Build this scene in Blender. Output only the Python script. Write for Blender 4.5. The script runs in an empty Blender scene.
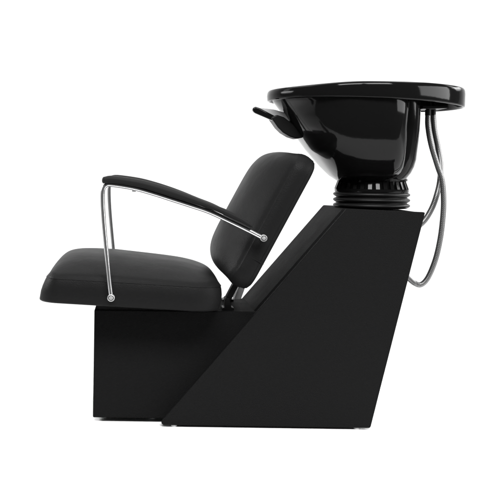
import bpy, bmesh, math
from mathutils import Vector, Matrix
from math import sin, cos, pi, radians, sqrt

# ---------------------------------------------------------------- camera, world, lamps, exposure
C = bpy.context.scene.collection
SC = bpy.context.scene
DIST, FOC, PX, PY, ROLL = 2.9, 1074.0, 140.0, 171.0, radians(0.8)   # metres, focal in photo pixels, principal point
CAMZ = 0.712

cam_d = bpy.data.cameras.new('camera')
cam = bpy.data.objects.new('camera', cam_d)
C.objects.link(cam)
cam_d.sensor_width = 36.0
cam_d.lens = FOC / 500 * 36.0
cam_d.shift_x = (250 - PX) / 500
cam_d.shift_y = -(250 - PY) / 500
cam_d.clip_end = 100
right = Vector((cos(ROLL), 0, sin(ROLL))); up = Vector((-sin(ROLL), 0, cos(ROLL))); back = Vector((0, -1, 0))
M = Matrix((right, up, back)).transposed().to_4x4()
M.translation = Vector((0, -DIST, CAMZ))
cam.matrix_world = M
SC.camera = cam

w = bpy.data.worlds.new('World'); SC.world = w; w.use_nodes = True
bg = w.node_tree.nodes['Background']
bg.inputs[0].default_value = (1, 1, 1, 1); bg.inputs[1].default_value = 0.12

def area(name, loc, target, sx, sy, power, spread=180):
    l = bpy.data.lights.new(name, 'AREA'); l.shape = 'RECTANGLE'; l.size = sx; l.size_y = sy; l.energy = power; l.spread = radians(spread)
    o = bpy.data.objects.new(name, l); C.objects.link(o); o.location = loc
    d = Vector(target) - Vector(loc)
    o.rotation_euler = d.to_track_quat('-Z', 'Y').to_euler()
    return o
area('overhead_softbox', (0.2, 1.0, 3.1), (0.2, 1.0, 0), 3.6, 2.2, 78)
area('front_softbox', (-0.6, -2.7, 3.3), (0.2, 0.0, 0.0), 1.6, 1.2, 150)
area('front_softbox', (1.1, -2.7, 3.3), (0.3, 0.0, 0.0), 1.6, 1.2, 150)
area('backdrop_lamp', (-3.2, 1.6, 2.6), (0.5, 4.2, 0.6), 1.2, 1.6, 11)
area('backdrop_lamp', (4.2, 1.6, 2.6), (0.8, 4.2, 0.6), 1.2, 1.6, 22)
area('side_light', (3.2, -0.65, 1.3), (0.75, 0.1, 0.95), 2.1, 1.2, 62)
area('side_light', (-1.75, 0.75, 1.15), (-0.2, 0.42, 0.0), 0.9, 0.7, 9, 70)  # added fill lamp, lifts the seat's shadow off the floor
area('side_light', (2.3, 1.1, 1.3), (0.72, 0.4, 0.0), 0.8, 0.7, 4, 60)  # small added fill, whitens the shaded floor right of the console

SC.view_settings.view_transform = 'Standard'; SC.view_settings.look = 'None'
SC.view_settings.exposure = 0.0; SC.view_settings.gamma = 1.0
SC.cycles.use_denoising = True
SC.cycles.max_bounces = 8

def at(px, py, Y):
    """photo pixel at depth Y -> (X, Z) in metres"""
    u, v = px - PX, py - PY
    u2 = u * cos(ROLL) + v * sin(ROLL); v2 = v * cos(ROLL) - u * sin(ROLL)
    k = (Y + DIST) / FOC
    return u2 * k, CAMZ - v2 * k

# ---------------------------------------------------------------- materials
def mat(name, col, rough, metal=0.0, ior=1.5, spec=0.5, coat=0.0):
    m = bpy.data.materials.new(name); m.use_nodes = True
    b = m.node_tree.nodes['Principled BSDF']
    b.inputs['Base Color'].default_value = (col[0], col[1], col[2], 1)
    b.inputs['Roughness'].default_value = rough
    b.inputs['Metallic'].default_value = metal
    b.inputs['IOR'].default_value = ior
    b.inputs['Specular IOR Level'].default_value = spec
    b.inputs['Coat Weight'].default_value = coat
    return m, m.node_tree, b

def grain(nt, b, scale, strength, dist, kind='VORONOI', big=0.0, rough_var=0.0):
    tc = nt.nodes.new('ShaderNodeTexCoord')
    if kind == 'VORONOI':
        t = nt.nodes.new('ShaderNodeTexVoronoi'); t.inputs['Scale'].default_value = scale
        out = t.outputs['Distance']
    else:
        t = nt.nodes.new('ShaderNodeTexNoise'); t.inputs['Scale'].default_value = scale
        t.inputs['Detail'].default_value = 6; out = t.outputs['Fac']
    nt.links.new(tc.outputs['Object'], t.inputs['Vector'])
    bp = nt.nodes.new('ShaderNodeBump'); bp.inputs['Strength'].default_value = strength
    bp.inputs['Distance'].default_value = dist
    nt.links.new(out, bp.inputs['Height'])
    last = bp
    n = nt.nodes.new('ShaderNodeTexNoise'); n.inputs['Scale'].default_value = 14; n.inputs['Detail'].default_value = 4
    nt.links.new(tc.outputs['Object'], n.inputs['Vector'])
    if big:
        b2 = nt.nodes.new('ShaderNodeBump'); b2.inputs['Strength'].default_value = big; b2.inputs['Distance'].default_value = 0.01
        nt.links.new(n.outputs['Fac'], b2.inputs['Height']); nt.links.new(bp.outputs['Normal'], b2.inputs['Normal'])
        last = b2
    if rough_var:
        mr = nt.nodes.new('ShaderNodeMapRange')
        r0 = b.inputs['Roughness'].default_value
        mr.inputs['To Min'].default_value = r0 - rough_var; mr.inputs['To Max'].default_value = r0 + rough_var
        nt.links.new(n.outputs['Fac'], mr.inputs['Value']); nt.links.new(mr.outputs['Result'], b.inputs['Roughness'])
    nt.links.new(last.outputs['Normal'], b.inputs['Normal'])

LEATHER, nt, b = mat('black_leather', (0.0085, 0.0085, 0.0086), 0.42, ior=1.13)
grain(nt, b, 420, 0.42, 0.001, big=0.24, rough_var=0.08)
VINYL, nt, b = mat('black_vinyl_board', (0.0072, 0.0072, 0.0073), 0.58, ior=1.10)
grain(nt, b, 480, 0.7, 0.0015, big=0.06, rough_var=0.08)
VINYL2, nt, b = mat('black_vinyl_plinth', (0.0066, 0.0066, 0.0067), 0.6, ior=1.08)
grain(nt, b, 440, 0.7, 0.0015, big=0.1, rough_var=0.08)
GLOSS, nt, b = mat('gloss_black_plastic', (0.004, 0.004, 0.004), 0.085, ior=1.245)
grain(nt, b, 22, 0.035, 0.01, kind='NOISE')
SATIN, nt, b = mat('satin_black_plastic', (0.008, 0.008, 0.008), 0.36, ior=1.2)
grain(nt, b, 300, 0.1, 0.0005)
RUBBER, nt, b = mat('black_rubber', (0.007, 0.007, 0.007), 0.4, ior=1.28)
grain(nt, b, 260, 0.1, 0.0005)
PAD, nt, b = mat('black_armrest_foam', (0.011, 0.011, 0.011), 0.55, ior=1.18)
grain(nt, b, 600, 0.2, 0.0006)
CHROME, nt, b = mat('polished_chrome', (0.66, 0.66, 0.665), 0.24, metal=1.0)
HOSE, nt, b = mat('braided_steel_hose', (0.17, 0.17, 0.17), 0.36, metal=0.85)
tc = nt.nodes.new('ShaderNodeTexCoord'); wv = nt.nodes.new('ShaderNodeTexWave')
wv.bands_direction = 'DIAGONAL'; wv.inputs['Scale'].default_value = 110
nt.links.new(tc.outputs['Object'], wv.inputs['Vector'])
bp = nt.nodes.new('ShaderNodeBump'); bp.inputs['Strength'].default_value = 0.22; bp.inputs['Distance'].default_value = 0.0015
nt.links.new(wv.outputs['Fac'], bp.inputs['Height']); nt.links.new(bp.outputs['Normal'], b.inputs['Normal'])
GREY, nt, b = mat('grey_plastic', (0.36, 0.36, 0.36), 0.4)
BOSS, nt, b = mat('satin_steel', (0.42, 0.42, 0.42), 0.35, metal=0.5)
STEEL, nt, b = mat('grey_bracket_steel', (0.85, 0.85, 0.85), 0.35, metal=0.0)
WHITE, nt, b = mat('white_studio_sweep', (0.9, 0.9, 0.9), 0.9, spec=0.0)

# ---------------------------------------------------------------- mesh helpers
def obj(name, bm, m, parent=None, smooth=None, bevel=0.0, segs=3):
    bmesh.ops.recalc_face_normals(bm, faces=bm.faces)
    me = bpy.data.meshes.new(name); bm.to_mesh(me); bm.free()
    o = bpy.data.objects.new(name, me); C.objects.link(o)
    me.materials.append(m)
    if parent: o.parent = parent
    if bevel:
        md = o.modifiers.new('bevel', 'BEVEL'); md.width = bevel; md.segments = segs; md.limit_method = 'ANGLE'
        md.angle_limit = radians(25)
        wn = o.modifiers.new('wn', 'WEIGHTED_NORMAL'); wn.keep_sharp = True
        smooth = 60 if smooth is None else smooth
    if smooth is not None:
        for p in me.polygons: p.use_smooth = True
        me.set_sharp_from_angle(angle=radians(smooth))
    return o

def loft(bm, rings, cap0=True, cap1=True, close=True):
    vs = [[bm.verts.new(p) for p in r] for r in rings]
    n = len(vs[0])
    for a, b in zip(vs, vs[1:]):
        for i in range(n if close else n - 1):
            j = (i + 1) % n
            bm.faces.new((a[i], a[j], b[j], b[i]))
    if cap0: bm.faces.new(vs[0][::-1])
    if cap1: bm.faces.new(vs[-1])
    return vs

def prism(bm, xz, y0, y1):
    """closed X-Z outline given thickness along Y"""
    loft(bm, [[(x, y0, z) for x, z in xz], [(x, y1, z) for x, z in xz]])

def smooth_path(pts, sub=8):
    """Catmull-Rom"""
    P = [Vector(p) for p in pts]; out = []
    for i in range(len(P) - 1):
        p0 = P[i - 1] if i else P[0] * 2 - P[1]
        p1, p2 = P[i], P[i + 1]
        p3 = P[i + 2] if i + 2 < len(P) else P[-1] * 2 - P[-2]
        for k in range(sub):
            t = k / sub
            out.append(0.5 * ((2 * p1) + (p2 - p0) * t + (2 * p0 - 5 * p1 + 4 * p2 - p3) * t * t + (3 * p1 - p0 - 3 * p2 + p3) * t ** 3))
    out.append(P[-1]); return out

def tube(bm, path, r, n=16, flat=1.0):
    """round (or flattened along Y) tube along a path"""
    rings = []
    ref = Vector((0, 1, 0))
    for i, p in enumerate(path):
        t = (path[min(i + 1, len(path) - 1)] - path[max(i - 1, 0)]).normalized()
        s = (ref - t * ref.dot(t))
        s = s.normalized() if s.length > 1e-4 else Vector((1, 0, 0))
        q = t.cross(s)
        rr = r(i / (len(path) - 1)) if callable(r) else r
        rings.append([tuple(p + (s * cos(2 * pi * k / n) * flat + q * sin(2 * pi * k / n)) * rr) for k in range(n)])
    loft(bm, rings)

def lathe(bm, prof, origin, axis='Z', n=48, cap=True):
    """prof: (radius, height) pairs"""
    ox, oy, oz = origin; rings = []
    for r, h in prof:
        ring = []
        for k in range(n):
            a = 2 * pi * k / n
            if axis == 'Z': ring.append((ox + r * cos(a), oy + r * sin(a), oz + h))
            else: ring.append((ox + r * cos(a), oy + h, oz + r * sin(a)))
        rings.append(ring)
    loft(bm, rings, cap, cap)

def rrect(L, W, r, inset, n=10):
    """rounded rectangle in the local a-b plane, r = (front radius, rear radius)"""
    pts = []
    for (sa, sb, a0, rr) in ((1, 1, 0, r[1]), (-1, 1, 90, r[0]), (-1, -1, 180, r[0]), (1, -1, 270, r[1])):
        rr = max(rr, inset + 0.012)
        ca, cb = sa * (L / 2 - rr), sb * (W / 2 - rr)
        for k in range(n + 1):
            a = radians(a0 + 90 * k / n)
            pts.append((ca + (rr - inset) * cos(a), cb + (rr - inset) * sin(a)))
        # straight side support
    res = []
    m = len(pts)
    for i in range(m):
        p, q = pts[i], pts[(i + 1) % m]
        res.append(p)
        if math.dist(p, q) > 0.05:
            for k in range(1, 8): res.append((p[0] + (q[0] - p[0]) * k / 8, p[1] + (q[1] - p[1]) * k / 8))
    return res

def cushion(bm, L, W, r, side, H, frame, pa, qa, pb, qb, back_round=0.012, bulge=0.004):
    """upholstered pad: seam ring at h=0, side band below, one continuous domed face above.  frame(a, b, h) -> xyz"""
    rings = [(back_round * 2.2, -side), (back_round, -side + 0.001), (back_round * 0.3, -side + back_round * 0.45), (0.0, -side + back_round)]
    for t in (0.35, 0.6, 0.85): rings.append((-bulge * sin(pi * t), -side + back_round + (side - back_round) * t))
    rings.append((0.0, -0.003)); rings.append((0.0008, 0.0))
    out = [[frame(a, b, h) for a, b in rrect(L, W, r, i)] for i, h in rings]
    base = rrect(L, W, r, 0.0008)
    A_ = max(p[0] for p in base); B_ = max(p[1] for p in base)
    g = lambda t, p, q: max(0.0, 1 - abs(t) ** p) ** q
    N = 30
    for k in range(1, N):
        s = 1 - (k / N) ** 1.9
        out.append([frame(a * s, b * s, H * g(a * s / A_, pa, qa) * g(b * s / B_, pb, qb) * min(1.0, (1 - s) / 0.035) ** 0.5) for a, b in base])
    vs = loft(bm, out, True, False)
    c = bm.verts.new(frame(0, 0, H))
    top = vs[-1]
    for i in range(len(top)): bm.faces.new((top[i], top[(i + 1) % len(top)], c))

def seam_loop(bm, L, W, r, frame, rad=0.0022, h=0.0):
    pts = [Vector(frame(a, b, h)) for a, b in rrect(L, W, r, 0.0005)]
    n = len(pts); m = 8; rings = []
    for i in range(n):
        t = (pts[(i + 1) % n] - pts[i - 1]).normalized()
        nn = (Vector(frame(0, 0, 1)) - Vector(frame(0, 0, 0))).normalized()
        s = t.cross(nn)
        rings.append([bm.verts.new(pts[i] + (s * cos(2 * pi * k / m) + nn * sin(2 * pi * k / m)) * rad) for k in range(m)])
    for i in range(n):
        a, b_ = rings[i], rings[(i + 1) % n]
        for k in range(m): bm.faces.new((a[k], a[(k + 1) % m], b_[(k + 1) % m], b_[k]))

def fillet(poly, radii, n=6):
    """round the corners of an X-Z polygon"""
    out = []; m = len(poly)
    for i in range(m):
        p = Vector(poly[i]); r = radii[i]
        if r <= 0: out.append(tuple(p)); continue
        a = (Vector(poly[i - 1]) - p).normalized(); b_ = (Vector(poly[(i + 1) % m]) - p).normalized()
        ang = a.angle(b_); d = r / math.tan(ang / 2)
        p0, p1 = p + a * d, p + b_ * d
        for k in range(n + 1):
            t = k / n
            out.append(tuple((1 - t) ** 2 * p0 + 2 * t * (1 - t) * p + t * t * p1))
    return out

# ---------------------------------------------------------------- setting: a white sweep, floor running up into a back wall
bm = bmesh.new()
prof = [(-0.70, 0.0), (0.0, 0.0), (2.2, 0.0)]
for k in range(1, 13):
    a = k / 12 * pi / 2
    prof.append((2.2 + 1.8 * sin(a), 1.8 * (1 - cos(a))))
prof.append((4.0, 5.0))
loft(bm, [[(-6.5, y, z) for y, z in prof], [(7.5, y, z) for y, z in prof]], False, False, close=False)
o = obj('floor', bm, WHITE, smooth=80); o['kind'] = 'structure'

# ---------------------------------------------------------------- the unit
YM = 0.30                                     # mid plane of the chair
root = bpy.data.objects.new('backwash_unit', None); C.objects.link(root)
root['label'] = 'black salon shampoo chair with chrome armrests and glossy wash bowl on slanted console'
root['category'] = 'salon chair'

# console: two side panels, padded slanted body between them
YC0, YC1, TP = 0.09, 0.51, 0.018
poly = [at(347, 208.8, YC0), at(425.3, 212.3, YC0), at(370.4, 428.2, YC0), at(158.3, 425.0, YC0)]
def inset_poly(p, d):
    res = []; m = len(p)
    ctr = sum((Vector(q) for q in p), Vector((0, 0))) / m
    lines = []
    for i in range(m):
        a, b_ = Vector(p[i]), Vector(p[(i + 1) % m]); t = (b_ - a).normalized(); nrm = Vector((-t.y, t.x))
        if nrm.dot(ctr - a) < 0: nrm = -nrm
        lines.append((a + nrm * d[i], t))
    for i in range(m):
        (a, t), (b_, s) = lines[i - 1], lines[i]
        den = t.x * s.y - t.y * s.x
        k = ((b_ - a).x * s.y - (b_ - a).y * s.x) / den
        res.append(tuple(a + t * k))
    return res
out_panel = fillet(poly, [0.004, 0.004, 0.008, 0.010])
bm = bmesh.new()
prism(bm, inset_poly(poly, [0.002, 0.003, 0.004, 0.003]), YC0 + TP + 0.052, YC1 - TP - 0.0004)
prism(bm, inset_poly(poly, [0.003, 0.01, 0.008, 0.022]), YC0 + TP + 0.0004, YC0 + TP + 0.06)
console = obj('console', bm, VINYL, root, bevel=0.004)
for y0 in (YC0, YC1 - TP):
    bm = bmesh.new(); prism(bm, out_panel if y0 == YC0 else fillet(inset_poly(poly, [0.007, 0.007, 0.002, 0.007]), [0.004, 0.004, 0.008, 0.010]), y0, y0 + TP)
    obj('side_panel', bm, VINYL, console, bevel=0.003)
FOOT, nt, b = mat('pale_plastic_foot', (0.45, 0.45, 0.45), 0.45)
for px in (174, 357.5):
    for yy in (YC0 + 0.012, YC1 - 0.02):
        bm = bmesh.new(); x, _ = at(px, 428, YC0)
        lathe(bm, [(0.0075, 0.0), (0.0088, 0.0012), (0.0088, 0.004), (0.006, 0.02)], (x, yy, 0.0004), n=24)
        obj('glide_foot', bm, FOOT, console, smooth=40)

# plinth under the seat
x0 = at(93.6, 360, 0.14)[0]; x1 = at(252, 314, 0.14)[0]
zt = at(246, 311.6, 0.14)[1]
bm = bmesh.new()
# front, top, down the slope inside the console, bottom
slope = Vector(poly[3]) - Vector(poly[0]); slope /= slope.length
xs = lambda z: poly[0][0] + (poly[3][0] - poly[0][0]) * (z - poly[0][1]) / (poly[3][1] - poly[0][1])
prism(bm, [(x0, 0.012), (x0, zt), (xs(zt) + 0.03, zt), (xs(0.012) + 0.06, 0.012)], 0.14, 0.46)
plinth = obj('seat_plinth', bm, VINYL2, root, bevel=0.004)
for xx in (x0 + 0.03, x0 + 0.17):
    for yy in (0.19, 0.41):
        bm = bmesh.new(); lathe(bm, [(0.007, 0.0), (0.008, 0.002), (0.008, 0.006), (0.005, 0.02)], (xx, yy, 0.0005), n=24)
        obj('glide_foot', bm, STEEL, plinth, smooth=40)

# seat cushion
TILT = radians(2.6)
sx0, sx1 = at(38.5, 297, 0.03)[0], at(223, 290, 0.03)[0]
SL, SW = sx1 - sx0, 0.57
sc_x = (sx0 + sx1) / 2
sc_z = (at(46, 280, 0.02)[1] + at(216, 287, 0.02)[1]) / 2 + 0.001
def seat_frame(a, b_, h):
    # the front edge leans back: the nose of the pad is undercut less at the top
    lean = 0.0
    if a < -SL / 2 + 0.10:
        k = (-SL / 2 + 0.10 - a) / 0.10
        lean = k * k * (0.26 * (h + 0.068))
    a2 = a + lean
    if h > 0: h *= 1 - 0.22 * max(0.0, min(1.0, (a + 0.05) / 0.25))
    return (sc_x + a2 * cos(TILT) + h * sin(TILT), YM + b_, sc_z - a2 * sin(TILT) + h * cos(TILT))
bm = bmesh.new()
cushion(bm, SL, SW, (0.055, 0.085), 0.068, 0.065, seat_frame, 5.0, 0.6, 2.6, 0.62, back_round=0.007)
seat = obj('seat_cushion', bm, LEATHER, root, smooth=50)
bm = bmesh.new(); seam_loop(bm, SL, SW, (0.055, 0.085), seat_frame, 0.0010)
obj('piping', bm, LEATHER, seat, smooth=80)

# backrest
sdir = Vector((63, 120)).normalized(); ndir = Vector((-sdir.y, sdir.x))
bx, bz = at(266.5, 218, 0.04)
BL, BW = 0.405, 0.52
def back_frame(a, b_, h):
    return (bx + sdir.x * a + ndir.x * h, YM + b_, bz + sdir.y * a + ndir.y * h)
bm = bmesh.new()
cushion(bm, BL, BW, (0.055, 0.05), 0.056, 0.083, back_frame, 5.4, 0.62, 2.3, 0.78, back_round=0.014)
back_o = obj('backrest', bm, LEATHER, root, smooth=50)
bm = bmesh.new(); seam_loop(bm, BL, BW, (0.055, 0.05), back_frame, 0.0011, -0.043)
obj('piping', bm, LEATHER, back_o, smooth=80)
# short sewn seam crossing the near and far side of the pad
for sb in (-1, 1):
    bm = bmesh.new()
    tube(bm, [Vector(back_frame(-0.115, sb * (BW / 2 + 0.0035 * sin(pi * t)), -0.003 - 0.05 * t)) for t in (0, .25, .5, .75, 1)], 0.0014, 8)
    obj('seam', bm, LEATHER, back_o, smooth=80)

# bracket carrying the backrest
for yy in (0.2, 0.4):
    bm = bmesh.new()
    p0 = Vector((*at(240, 275, yy), 0)); p1 = Vector((*at(226.5, 301, yy), 0))
    t = (p1 - p0).normalized(); q = Vector((-t.y, t.x, 0)) * 0.008
    prism(bm, [tuple((p0 + q).xy), tuple((p0 - q).xy), tuple((p1 - q).xy), tuple((p1 + q).xy)], yy - 0.02, yy + 0.02)
    zb = p1.y
    zb = p1.y
    br = obj('backrest_bracket', bm, SATIN, root, bevel=0.0015)
    bm = bmesh.new()
    prism(bm, [(p1.x - 0.014, zt - 0.002), (p1.x - 0.014, zt + 0.005), (p1.x - 0.007, zt + 0.007), (p1.x - 0.005, zb + 0.012), (p1.x + 0.007, zb + 0.012), (p1.x + 0.012, zt + 0.007), (p1.x + 0.02, zt + 0.005), (p1.x + 0.02, zt - 0.002)], yy - 0.026, yy + 0.026)
    obj('bracket_foot', bm, SATIN, br, bevel=0.0015)
bm = bmesh.new()
a0, a1, a2_, a3 = at(238, 282, 0.3), at(243.5, 284, 0.3), at(239, 296.5, 0.3), at(232, 297, 0.3)
prism(bm, [a0, a1, a2_, a3], 0.235, 0.365)
obj('bracket_plate', bm, STEEL, root, bevel=0.0015)

# armrests
def armrest(Y, s):
    """s = -1: outer side faces -Y (near arm); s = +1: far arm"""
    A = lambda px, py: Vector((at(px, py, -0.012)[0], Y, at(px, py, -0.012)[1]))
    e = bpy.data.objects.new('armrest', None); C.objects.link(e); e.parent = root
    top = [(103.5, 176.8), (113, 175.6), (138, 179), (156, 183.4), (174, 189), (192, 195.6), (210, 203), (228, 210), (242, 217.2), (251.5, 223.5)]
    bot = [(103.5, 183.6), (113, 183.2), (138, 187.2), (156, 192.2), (174, 198.0), (192, 203.4), (210, 208.9), (228, 216.8), (242, 223), (251.0, 227.6)]
    tp = smooth_path([A(*p) for p in top], 5); bt = smooth_path([A(*p) for p in bot], 5)
    rings = []; n = 28; N = len(tp)
    for i, (p, q) in enumerate(zip(tp, bt)):
        c = (p + q) / 2; hv = (p - q) / 2; t = i / (N - 1)
        wd = 0.024 + 0.004 * sin(pi * t)
        ring = []
        for k in range(n):
            a = 2 * pi * k / n
            ca, sa = cos(a), sin(a)
            cx_ = math.copysign(abs(ca) ** 0.6, ca); sx_ = math.copysign(abs(sa) ** 0.7, sa)
            ring.append((c, hv, wd, cx_, sx_))
        rings.append(ring)
    ends = []
    def mk(ring, k, off):
        return [tuple(c + off + Vector((0, wd * k * cx_, 0)) + hv * k * sx_) for c, hv, wd, cx_, sx_ in ring]
    d0 = (tp[0] - tp[1]).normalized(); d1 = (tp[-1] - tp[-2]).normalized()
    full = []
    for k, o_ in ((0.3, 0.0045), (0.6, 0.0035), (0.85, 0.002)): full.append(mk(rings[0], k, d0 * o_))
    full += [mk(r, 1, Vector((0, 0, 0))) for r in rings]
    for k, o_ in ((0.85, 0.002), (0.6, 0.0035), (0.3, 0.0045)): full.append(mk(rings[-1], k, d1 * o_))
    bm = bmesh.new(); loft(bm, full)
    obj('arm_pad', bm, PAD, e, smooth=60)
    # chrome frame: front leg bending into the bar under the pad
    pts = [(111, 297), (109.3, 283), (107.7, 266), (105.5, 243), (103.7, 222), (102.7, 205), (102.6, 193), (103.6, 188), (106, 185.4), (110, 184.6),
           (124, 186.4), (138, 189.2), (156, 194.4), (174, 200.2), (192, 206.0), (210, 212.2), (232, 222.5), (248, 230.3), (262, 237.4)]
    path = smooth_path([A(*p) for p in pts], 10)
    bm = bmesh.new(); tube(bm, path, 0.0061, 28, flat=1.2)
    obj('arm_frame', bm, CHROME, e, smooth=80)
    for (px, py, r, yin) in ((111, 298, 0.0098, 0.03), (263.8, 238.2, 0.0092, 0.055)):
        c = A(px, py)
        bm = bmesh.new(); f = -s
        lathe(bm, [(r * .5, -0.0105 * f), (r * .86, -0.010 * f), (r, -0.0085 * f), (r, 0.006 * f), (r * .6, 0.0065 * f), (r * .6, yin * f)], tuple(c), 'Y', 32)
        bo = obj('bolt_boss', bm, BOSS, e, smooth=40)
        bm = bmesh.new()
        lathe(bm, [(r * .42, -0.0128 * f), (r * .5, -0.012 * f), (r * .52, -0.0095 * f)], tuple(c), 'Y', 6)
        obj('bolt_head', bm, BOSS, bo, smooth=20)
        bm = bmesh.new()
        rr = [(r * .60, -0.0106 * f), (r * .74, -0.0112 * f), (r * .78, -0.0100 * f)]
        lathe(bm, rr, tuple(c), 'Y', 32, cap=False); 
        obj('washer', bm, RUBBER, bo, smooth=40)
    c = A(134, 189)
    bm = bmesh.new(); lathe(bm, [(0.0045, -0.005), (0.0052, -0.003), (0.0052, 0.004)], (c.x, c.y, c.z - 0.003), 'Z', 16)
    obj('screw', bm, GREY, e, smooth=40)
    return e
armrest(-0.004, -1)
armrest(2 * YM + 0.004, 1)

# ---------------------------------------------------------------- wash bowl
rxl, ztl = at(267.6, 96, YM); rxr, _ = at(462, 97, YM)
RCX = (rxl + rxr) / 2; RX = (rxr - rxl) / 2; RY = 0.25
ZT = at(365, 80.6, YM - RY)[1]
NA = 128
def lerp(a, b_, t): return a + (b_ - a) * t
def sm(t): t = max(0, min(1, t)); return t * t * (3 - 2 * t)
def rim_pt(a, s, kind, dz=0.0):
    c, n = cos(a), sin(a)
    x = RCX + RX * s * c; y = YM + RY * s * n
    top = ZT - 0.011 * sm((-c - 0.15) / 0.85) - 0.002 * sm((c - 0.3) / 0.7)
    th = lerp(0.046, 0.057, max(0, c)) if c > 0 else lerp(0.046, 0.033, sm(-c))
    th += 0.006 * sm(n) * sm(c + .2)
    z = top + dz if kind == 't' else top - th + dz
    return (x, y, z)
rim_rings = []
def rr_(s, kind, dz): rim_rings.append([rim_pt(2 * pi * k / NA, s, kind, dz) for k in range(NA)])
# body rows: photo row y, left x, right x, half depth, squareness of the rear
# (.., squareness of the front, of the rear)
rows = [(100, 271.5, 399, 0.236, 1.0, .60), (105, 275.5, 398.6, 0.236, 1.0, .58), (112, 281, 398, 0.235, .96, .56), (118, 285, 397.4, 0.233, .90, .56), (128, 292, 396.6, 0.226, .76, .56),
        (140, 301, 397.2, 0.214, .64, .58), (150, 308.5, 397.4, 0.199, .58, .60), (159, 316, 397.4, 0.180, .56, .58), (167, 322.5, 397, 0.160, .58, .58), (172, 327, 396, 0.145, .62, .62),
        (176, 330.5, 394.4, 0.128, .70, .72), (179.5, 335, 392, 0.110, .84, 1.0), (182, 338, 390, 0.098, 1.0, 1.0)]
def body_ring(row, k_in=1.0, dz=0.0):
    y, xl, xr, b_, ef, e = row
    xL, z = at(xl, y, YM); xR, z2 = at(xr, y, YM); z = (z + z2) / 2 + dz
    cx = lerp(RCX, COLX, sm((y - 105) / 60))
    aL, aR = cx - xL, xR - cx
    ring = []
    for k in range(NA):
        a = 2 * pi * k / NA; c, n = cos(a), sin(a)
        ex = lerp(lerp(ef, e, .5), e if c > 0 else ef, sm(abs(c) * 1.6))
        x = cx + (aR if c > 0 else aL) * math.copysign(abs(c) ** ex, c) * k_in
        yy = YM + b_ * math.copysign(abs(n) ** ex, n) * k_in
        ring.append((x, yy, z))
    return ring
COLX = at(371.5, 185, YM)[0]
# outside of the bowl, from the bottom up
for row in rows[::-1]: rim_rings.append(body_ring(row))
inner_start = None
top_body = rim_rings[-1]
# flange underside out to the skirt, skirt, top roll, then the basin
def blend(r0, r1, t, z=None):
    return [(lerp(p[0], q[0], t), lerp(p[1], q[1], t), lerp(p[2], q[2], t) if z is None else z) for p, q in zip(r0, r1)]
under = [rim_pt(2 * pi * k / NA, 0.968, 't', -0.017) for k in range(NA)]
rim_rings.append([(lerp(p[0], q[0], .12), lerp(p[1], q[1], .12), max(p[2] + 0.004, q[2] - 0.004)) for p, q in zip(top_body, under)])
rim_rings.append([(lerp(p[0], q[0], .5), lerp(p[1], q[1], .5), q[2]) for p, q in zip(top_body, under)])
rim_rings.append(under)
rr_(0.974, 'b', 0.006); rr_(0.978, 'b', 0.0012); rr_(0.986, 'b', 0.0); rr_(0.996, 'b', 0.0012); rr_(1.0, 'b', 0.005)
rr_(1.004, 't', -0.018); rr_(1.001, 't', -0.009); rr_(0.994, 't', -0.004); rr_(0.984, 't', -0.001); rr_(0.972, 't', 0.0)
DRX = COLX - 0.02; DZ = at(371, 172, YM)[1]
mouth = body_ring(rows[0], 0.93)
inner = [(p[0], p[1], rim_pt(2 * pi * k / NA, .97, 't')[2] - 0.012) for k, p in enumerate(mouth)]
edge = rim_rings[-1]
for t, dz in ((0.3, 0.0), (0.6, 0.001), (0.85, 0.004)):
    rim_rings.append([(lerp(p[0], q_[0], t), lerp(p[1], q_[1], t), p[2] - dz) for p, q_ in zip(edge, inner)])
rim_rings.append(inner)
for row in rows[2:-3]: rim_rings.append(body_ring(row, 0.92, 0.006))
rim_rings.append([(DRX + 0.03 * cos(2 * pi * k / NA), YM + 0.03 * sin(2 * pi * k / NA), DZ) for k in range(NA)])
bm = bmesh.new(); loft(bm, rim_rings)
bowl = obj('wash_bowl', bm, GLOSS, root, smooth=55)
bm = bmesh.new(); lathe(bm, [(0.004, 0.004), (0.012, 0.004), (0.026, 0.006), (0.029, 0.003), (0.029, -0.002)], (DRX, YM, DZ), n=40)
obj('drain', bm, CHROME, bowl, smooth=40)

# narrower housing behind the basin, under the flange
hrows = [(98, 417.5, 0.135), (106, 417.2, 0.132), (118, 417, 0.128), (130, 416.6, 0.123), (142, 415.6, 0.117), (152, 414.4, 0.112), (160, 413.6, 0.107), (167, 411.6, 0.102), (173, 408.6, 0.097), (178, 404.6, 0.092), (181, 401, 0.086)]
rings = []
for y, xr, hb in hrows:
    xR, z = at(xr, y, YM); xL = at(372, y, YM)[0]
    ring = []
    for k in range(64):
        a = 2 * pi * k / 64; c, n = cos(a), sin(a)
        ring.append(((xL + xR) / 2 + (xR - xL) / 2 * math.copysign(abs(c) ** .85, c), YM + hb * math.copysign(abs(n) ** .85, n), z))
    rings.append(ring)
bm = bmesh.new(); loft(bm, rings)
obj('rear_housing', bm, GLOSS, bowl, smooth=60)

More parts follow.
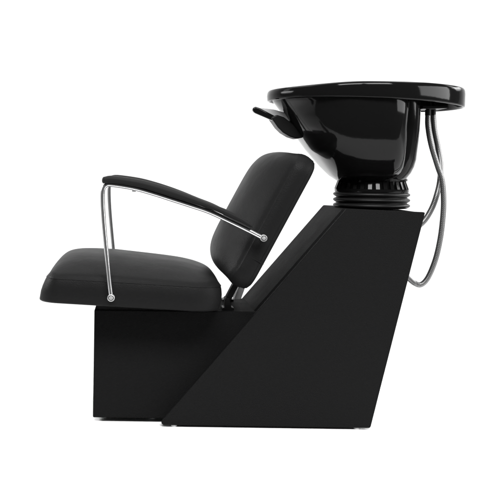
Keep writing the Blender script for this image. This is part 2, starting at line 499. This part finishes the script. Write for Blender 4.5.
# collar with moulded ribs
zc0 = at(371.5, 191.5, YM)[1]; zc1 = at(371.5, 178.5, YM)[1]
hc = zc1 - zc0
bm = bmesh.new()
lathe(bm, [(0.100, -0.003), (0.1075, -0.002), (0.1085, 0.0), (0.1085, 0.0075), (0.099, 0.009), (0.099, hc - 0.008), (0.1045, hc - 0.0065), (0.1045, hc), (0.100, hc + 0.003), (0.088, hc + 0.004)], (COLX, YM, zc0), n=96)
for k in range(30):
    a = 2 * pi * (k + .3) / 30
    m = Matrix.Translation((COLX + 0.0995 * cos(a), YM + 0.0995 * sin(a), zc0 + hc / 2)) @ Matrix.Rotation(a, 4, 'Z') @ Matrix(((1, 0, -0.36, 0), (0, 1, 0, 0), (0, 0, 1, 0), (0, 0, 0, 1))) @ Matrix.Diagonal((0.010, 0.011, hc - 0.016, 1))
    bmesh.ops.create_cube(bm, size=1, matrix=m)
obj('bowl_collar', bm, GLOSS, bowl, smooth=35)

# rubber bellows down to the console
zb0 = poly[0][1] - 0.004; zb1 = zc0 - 0.001
H = zb1 - zb0; prof = [(0.095, 0.0)]
for k in range(3):
    a, b_ = H * k / 3, H * (k + 1) / 3
    for t, r in ((0.06, 0.1035), (0.22, 0.108), (0.4, 0.1118), (0.55, 0.1126), (0.7, 0.1118), (0.86, 0.108), (0.97, 0.1035)):
        prof.append((r, a + (b_ - a) * t))
prof.append((0.095, H))
bm = bmesh.new(); lathe(bm, prof, (COLX, YM, zb0), n=96)
obj('bellows', bm, RUBBER, root, smooth=80)

# lever in front of the bowl: two bars, a web and a mounting wedge
lev = bpy.data.objects.new('neck_lever', None); C.objects.link(lev); lev.parent = root
LY0, LY1 = 0.25, 0.33
q = lambda px, py: at(px, py, LY0)
bm = bmesh.new()
wedge = [q(271, 117.5), q(277, 114.6), q(284, 117), q(292, 123), q(299.5, 129.5), q(304, 135), q(303.4, 137.6), q(297, 138.8), q(290, 136.6), q(283, 132.4), q(278, 127.5)]
prism(bm, wedge, LY0 + 0.002, LY1 - 0.002)
obj('lever_mount', bm, SATIN, lev, bevel=0.009, segs=5)
bm = bmesh.new()
bar = [q(256, 106.2), q(259.5, 107.4), q(283, 119.6), q(282, 126), q(276, 121.6), q(255, 112.6), q(253, 110.2), q(253.3, 107.6)]
prism(bm, bar, LY0 + 0.012, LY0 + 0.034)
obj('lever_bar', bm, GLOSS, lev, bevel=0.0035)
bm = bmesh.new()
web = [q(258, 107.2), q(263, 107.2), q(276, 109.3), q(288, 113), q(291, 121), q(284, 121.5)]
prism(bm, web, LY0 + 0.020, LY0 + 0.027)
obj('lever_web', bm, GREY, lev, bevel=0.002)

# water fittings under the flange and hoses into the back of the console
HY = 0.26
for (px, yy) in ((428, 0.24), (433, 0.30)):
    x, z = at(px, 112, yy); zt_ = ZT - 0.018
    bm = bmesh.new()
    lathe(bm, [(0.006, -0.012), (0.0085, -0.010), (0.0085, 0.006), (0.006, 0.007), (0.006, zt_ - z - 0.008), (0.014, zt_ - z - 0.007), (0.014, zt_ - z)], (x, yy, z), n=24)
    obj('hose_fitting', bm, SATIN, bowl, smooth=40)
bm = bmesh.new()
prism(bm, [at(419, 106.5, HY), at(444, 106.5, HY), at(444, 109.0, HY), at(419, 109.6, HY)], 0.22, 0.33)
obj('fitting_plate', bm, SATIN, bowl, bevel=0.001)
def hose(pts, r, m=HOSE):
    bm = bmesh.new()
    tube(bm, smooth_path([Vector((at(px, py, y)[0], y, at(px, py, y)[1])) for px, py, y in pts], 8), r, 16)
    return obj('hose', bm, m, root, smooth=80)
hose([(428, 113, .24), (428, 126, .24), (431, 144, .24), (437.5, 166, .24), (442, 180, .24), (443.6, 200, .24), (442.6, 220, .24), (440, 240, .24), (435.3, 260, .24), (428, 277.5, .24), (421, 284.6, .24), (414.5, 283, .24), (407, 277, .24), (398, 270, .24)], 0.0080)
hose([(433, 114, .30), (434.4, 130, .30), (438, 148, .30), (440.4, 164, .29), (440, 180, .27), (437, 194, .26), (432, 208, .26), (424, 221, .26), (412, 231, .26)], 0.0084)
